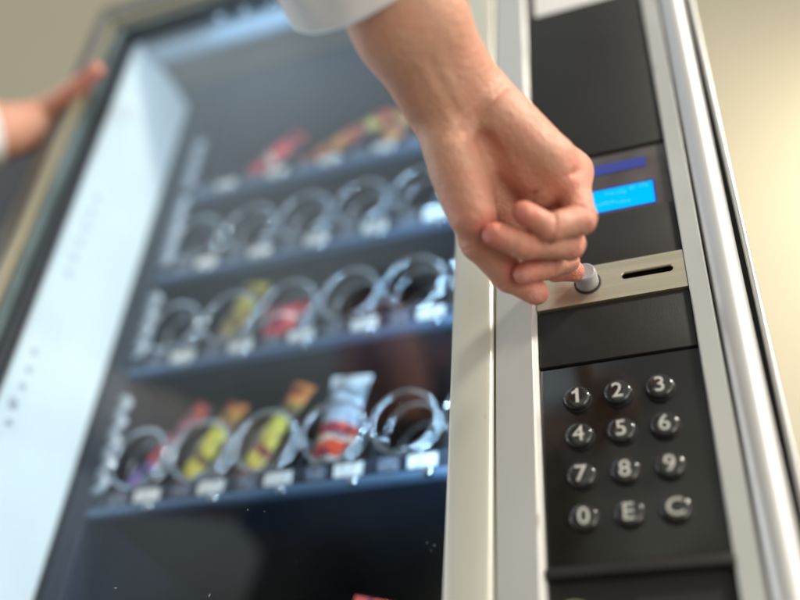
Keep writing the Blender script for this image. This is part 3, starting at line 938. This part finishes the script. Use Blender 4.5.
def packet(name, label, cat, x, y, z, w, h, t, rot, m, group='snacks on the machine shelves'):
    """pillow packet standing on its lower end, with crimped seals"""
    nu, nv = 14, 26
    V, F = [], []
    for side in (1, -1):
        for j in range(nv + 1):
            v = j / nv
            for i in range(nu + 1):
                u = i / nu
                s = max(0, math.sin(math.pi * u)) ** .6 * (max(0, min(1, (v - .07) / .86 * 1.0)) if v < .5 else max(0, min(1, (.93 - v) / .86)))
                env = math.sin(math.pi * min(1, max(0, (v - .07) / .86))) ** .45
                puff = max(0, math.sin(math.pi * u)) ** .6 * env * t / 2
                puff += .0012 * noise.noise(Vector((u * 5 + x * 90, v * 9, side)))
                ww = w * (1 - .10 * env)
                flare = 1.0
                yy = -side * puff if .07 < v < .93 else -side * .0004 + .0008 * math.sin(u * 40)
                V.append(((u - .5) * ww * flare, yy, v * h))
    n1 = (nu + 1) * (nv + 1)
    for s in (0, 1):
        o = s * n1
        for j in range(nv):
            for i in range(nu):
                a = o + j * (nu + 1) + i
                q = (a, a + 1, a + nu + 2, a + nu + 1)
                F.append(q if s == 0 else q[::-1])
    bm = bmesh.new()
    vs = [bm.verts.new(v) for v in V]
    for f in F: bm.faces.new([vs[i] for i in f])
    # close the rim
    def edge(s, i, j): return vs[s * n1 + j * (nu + 1) + i]
    rim = [(i, 0) for i in range(nu)] + [(nu, j) for j in range(nv)] + [(i, nv) for i in range(nu, 0, -1)] + [(0, j) for j in range(nv, 0, -1)]
    for k in range(len(rim)):
        a, b = rim[k], rim[(k + 1) % len(rim)]
        try: bm.faces.new((edge(0, *a), edge(0, *b), edge(1, *b), edge(1, *a)))
        except ValueError: pass
    o = bm_obj(name, bm, m, None, smooth=True, auto=60)
    o.location = (x, y, z); o.rotation_euler = [math.radians(a) for a in rot]
    tag(o, label, cat, group)
    return o

def build_snacks():
    pur = wrapper_mat('purple_wrapper', [(0, (.45, .10, .06)), (.14, (.28, .20, .55)), (.40, (.45, .08, .12)), (.62, (.30, .10, .16)), (.85, (.5, .06, .05))])
    yel = wrapper_mat('yellow_wrapper', [(0, (.55, .16, .05)), (.16, (.70, .62, .08)), (.34, (.34, .30, .04)), (.42, (.72, .66, .08)), (.70, (.55, .33, .05)), (.88, (.6, .20, .05))])
    yel2 = wrapper_mat('yellow_red_wrapper', [(0, (.60, .14, .05)), (.18, (.75, .60, .10)), (.30, (.60, .18, .06)), (.38, (.74, .66, .10)), (.66, (.30, .22, .05)), (.80, (.65, .22, .05))])
    wr = wrapper_mat('white_red_wrapper', [(0, (.70, .10, .06)), (.10, (.78, .78, .78)), (.16, (.75, .09, .04)), (.30, (.80, .70, .62)), (.36, (.75, .10, .05)), (.48, (.50, .60, .78)), (.88, (.75, .80, .88))])
    red = wrapper_mat('red_wrapper', [(0, (.70, .05, .05)), (.3, (.75, .10, .10)), (.45, (.80, .55, .50)), (.55, (.70, .05, .05)), (.8, (.55, .04, .04))])
    org = wrapper_mat('orange_brown_wrapper', [(0, (.55, .12, .03)), (.25, (.60, .25, .06)), (.5, (.45, .10, .04)), (.7, (.55, .42, .08)), (.85, (.60, .12, .04))])
    brn = wrapper_mat('brown_gold_wrapper', [(0, (.40, .28, .10)), (.3, (.45, .35, .10)), (.6, (.65, .55, .10)), (.8, (.68, .60, .12))])
    B4, B3, B1, B5 = .0515 + .0142, .183 + .0142, .394 + .0142, -.118 + .0142
    packet('snack_packet', 'slim purple and dark red packet leaning in the leftmost coil of the lowest lit shelf', 'snack', -.413, .121, B4, .017, .108, .010, (-6, 32, 0), pur)
    packet('snack_packet', 'yellow packet leaning in the second coil of the lowest lit shelf', 'snack', -.357, .121, B4, .020, .092, .013, (-4, 24, 0), yel)
    packet('snack_packet', 'yellow and red packet leaning in the third coil of the lowest lit shelf', 'snack', -.303, .121, B4, .020, .102, .013, (-4, 24, 0), yel2)
    packet('snack_packet', 'white packet with red lower half standing in the fourth coil of the lowest lit shelf', 'snack', -.2290, .120, B4, .034, .092, .018, (-3, 6, 0), wr)
    packet('snack_packet', 'red packet filling the third coil of the shelf above the yellow packets', 'snack', -.286, .119, B3, .042, .042, .026, (0, 0, 0), red)
    packet('snack_packet', 'gold and brown packet leaning in the second coil, left of the squat red packet', 'snack', -.349, .121, B3, .024, .086, .012, (-5, 16, 0), brn)
    packet('snack_packet', 'small orange packet lying low in the coil beside the cream door edge, third shelf down', 'snack', -.172, .135, B3, .030, .028, .014, (0, 0, 0), org)
    packet('snack_packet', 'dark red packet tilted in the top shelf, left of the orange bar', 'snack', -.366, .121, B1, .024, .085, .014, (0, 44, 0), red)
    packet('snack_bar', 'long orange brown bar lying tilted across the top shelf', 'snack', -.300, .119, B1 + .008, .020, .105, .012, (0, 62, 0), org)
    packet('snack_packet', 'orange and red packet standing in the top shelf beside the forearm', 'snack', -.2150, .121, B1, .026, .062, .014, (0, 22, 0), org)
    packet('snack_packet', 'striped red, white and yellow packet at the very bottom of the glass', 'snack', -.207, .135, B5, .040, .086, .024, (-4, 14, 0),
           wrapper_mat('striped_wrapper', [(0, (.6, .08, .05)), (.4, (.7, .62, .1)), (.62, (.75, .78, .75)), (.74, (.70, .08, .05)), (.86, (.75, .55, .12)), (.93, (.70, .10, .08))]))

# ------------------------------------------------------------------ room behind
def build_room():
    m = mat('cream_wall_paint', (.61, .55, .42), .8, noise_scale=1.2, noise_amt=.04, bump=.1, bump_scale=60)
    w = box('wall', -6.0, 5.0, 1.60, 1.70, -1.06, 6.5, m); tag(w, kind='structure')
    dk = mat('dark_brown_panel', (.030, .024, .022), .5, noise_scale=4, noise_amt=.3)
    c = box('dark_cabinet', -1.40, -.516, .065, .78, -1.06, .495, dk, None, .006)
    tag(c, 'dark blurred cabinet standing left of the vending machine, under the gripping hand', 'cabinet')

# ------------------------------------------------------------------ light
def area(name, loc, target, sx, sy, power, color, spread=180):
    l = bpy.data.lights.new(name, 'AREA'); l.shape = 'RECTANGLE'; l.size = sx; l.size_y = sy
    l.energy = power; l.color = color; l.spread = math.radians(spread)
    o = bpy.data.objects.new(name, l); COL.objects.link(o)
    o.location = loc
    o.rotation_euler = (Vector(target) - Vector(loc)).to_track_quat('-Z', 'Y').to_euler()
    return o

def build_light():
    w = bpy.data.worlds.new('World'); SC.world = w; w.use_nodes = True
    nt = w.node_tree; N = nt.nodes; L = nt.links
    bg = N['Background']
    tc = N.new('ShaderNodeTexCoord'); nm = N.new('ShaderNodeVectorMath'); nm.operation = 'NORMALIZE'
    L.new(tc.outputs['Generated'], nm.inputs[0])
    sp = N.new('ShaderNodeSeparateXYZ'); L.new(nm.outputs[0], sp.inputs[0])
    cr = N.new('ShaderNodeValToRGB')
    mr = N.new('ShaderNodeMapRange'); mr.inputs['From Min'].default_value = -1; mr.inputs['From Max'].default_value = 1
    L.new(sp.outputs['Z'], mr.inputs['Value']); L.new(mr.outputs[0], cr.inputs['Fac'])
    el = cr.color_ramp.elements
    el[0].position = 0; el[0].color = (.22, .19, .15, 1)
    el[1].position = 1; el[1].color = (.30, .30, .30, 1)
    for p, c in ((.40, (.22, .19, .15)), (.60, (.13, .145, .16)), (.80, (.15, .16, .165))):
        e = el.new(p); e.color = (*c, 1)
    def lobe(d, col, power, gain):
        d = Vector(d).normalized()
        dt = N.new('ShaderNodeVectorMath'); dt.operation = 'DOT_PRODUCT'; dt.inputs[1].default_value = d
        L.new(nm.outputs[0], dt.inputs[0])
        mx = N.new('ShaderNodeMath'); mx.operation = 'MAXIMUM'; mx.inputs[1].default_value = 0
        pw = N.new('ShaderNodeMath'); pw.operation = 'POWER'; pw.inputs[1].default_value = power
        L.new(dt.outputs['Value'], mx.inputs[0]); L.new(mx.outputs[0], pw.inputs[0])
        ml = N.new('ShaderNodeVectorMath'); ml.operation = 'SCALE'
        ml.inputs[0].default_value = [c * gain for c in col]
        L.new(pw.outputs[0], ml.inputs['Scale'])
        return ml.outputs[0]
    cur = cr.outputs['Color']
    for args in (((-.05, -.93, .20), (.95, 1.0, .78), 7, .50),       # the room behind the viewer
                 ((-.95, -.15, .25), (.80, .92, 1.0), 14, 1.2),      # window far left
                 ((.95, -.30, .15), (1.0, .94, .84), 8, 2.1),        # bright room to the right
                 ((-.42, -.42, .80), (.74, .94, 1.08), 14, .70)):    # pale ceiling that the door glass mirrors
        ad = N.new('ShaderNodeVectorMath'); ad.operation = 'ADD'
        L.new(cur, ad.inputs[0]); L.new(lobe(*args), ad.inputs[1]); cur = ad.outputs[0]
    nz = N.new('ShaderNodeTexNoise'); nz.inputs['Scale'].default_value = 3.2; nz.inputs['Detail'].default_value = 2
    L.new(nm.outputs[0], nz.inputs['Vector'])
    mv = N.new('ShaderNodeMapRange'); mv.inputs['From Min'].default_value = .35; mv.inputs['From Max'].default_value = .65
    mv.inputs['To Min'].default_value = .55; mv.inputs['To Max'].default_value = 1.45
    L.new(nz.outputs['Fac'], mv.inputs['Value'])
    sc_ = N.new('ShaderNodeVectorMath'); sc_.operation = 'SCALE'
    L.new(cur, sc_.inputs[0]); L.new(mv.outputs[0], sc_.inputs['Scale']); cur = sc_.outputs[0]
    L.new(cur, bg.inputs['Color']); bg.inputs['Strength'].default_value = 1.0
    # room lamps, and one added soft fill
    area('ceiling_lamp', (1.20, -.60, 1.25), (0, 0, .1), .20, .20, 35, (1.0, .94, .82))
    area('window_light', (-1.7, -.16, .60), (-.05, -.08, .15), .6, 1.0, 15, (.95, .97, 1.0))
    area('fill_light', (1.15, -1.15, -.45), (0, -.05, .15), .9, .9, 10, (1.0, .92, .85))  # added soft fill for the palm, stands for no real lamp
    area('wall_lamp', (1.0, 1.22, 1.6), (.66, 1.6, 1.55), .40, .40, 12, (1.0, .90, .70))
    # the machine's own small lamps: a vertical row inside the right edge, one row under the top
    for k in range(16):
        led('case_lamp', (-.0985, .045, -.20 + k * .046), .0035, .23 if k < 12 else .13, (.53, .80, 1.0))
    for k in range(9):
        led('case_lamp', (-.36 + k * .029, .013, .512), .0028, .017, (.50, .77, 1.0))

def led(name, loc, radius, power, color):
    l = bpy.data.lights.new(name, 'POINT'); l.shadow_soft_size = radius; l.energy = power; l.color = color
    o = bpy.data.objects.new(name, l); COL.objects.link(o); o.location = loc
    return o

def build_camera():
    c = bpy.data.cameras.new('camera'); o = bpy.data.objects.new('camera', c); COL.objects.link(o)
    c.sensor_width = 36; c.lens = FPX / 800 * 36
    c.clip_start = .01; c.clip_end = 60
    m = Matrix([list(R[i]) + [CAM[i]] for i in range(3)] + [[0, 0, 0, 1]])
    o.matrix_world = m
    c.dof.use_dof = True; c.dof.focus_distance = .535; c.dof.aperture_fstop = 1.9
    c.dof.aperture_blades = 0
    SC.camera = o

build_machine()
build_snacks()
build_person()
build_room()
build_light()
build_camera()
SC.view_settings.view_transform = 'Standard'
SC.view_settings.look = 'None'
SC.view_settings.exposure = .16
SC.view_settings.gamma = 1
SC.cycles.max_bounces = 8
SC.cycles.transparent_max_bounces = 12
SC.cycles.sample_clamp_indirect = 6
SC.cycles.use_denoising = True
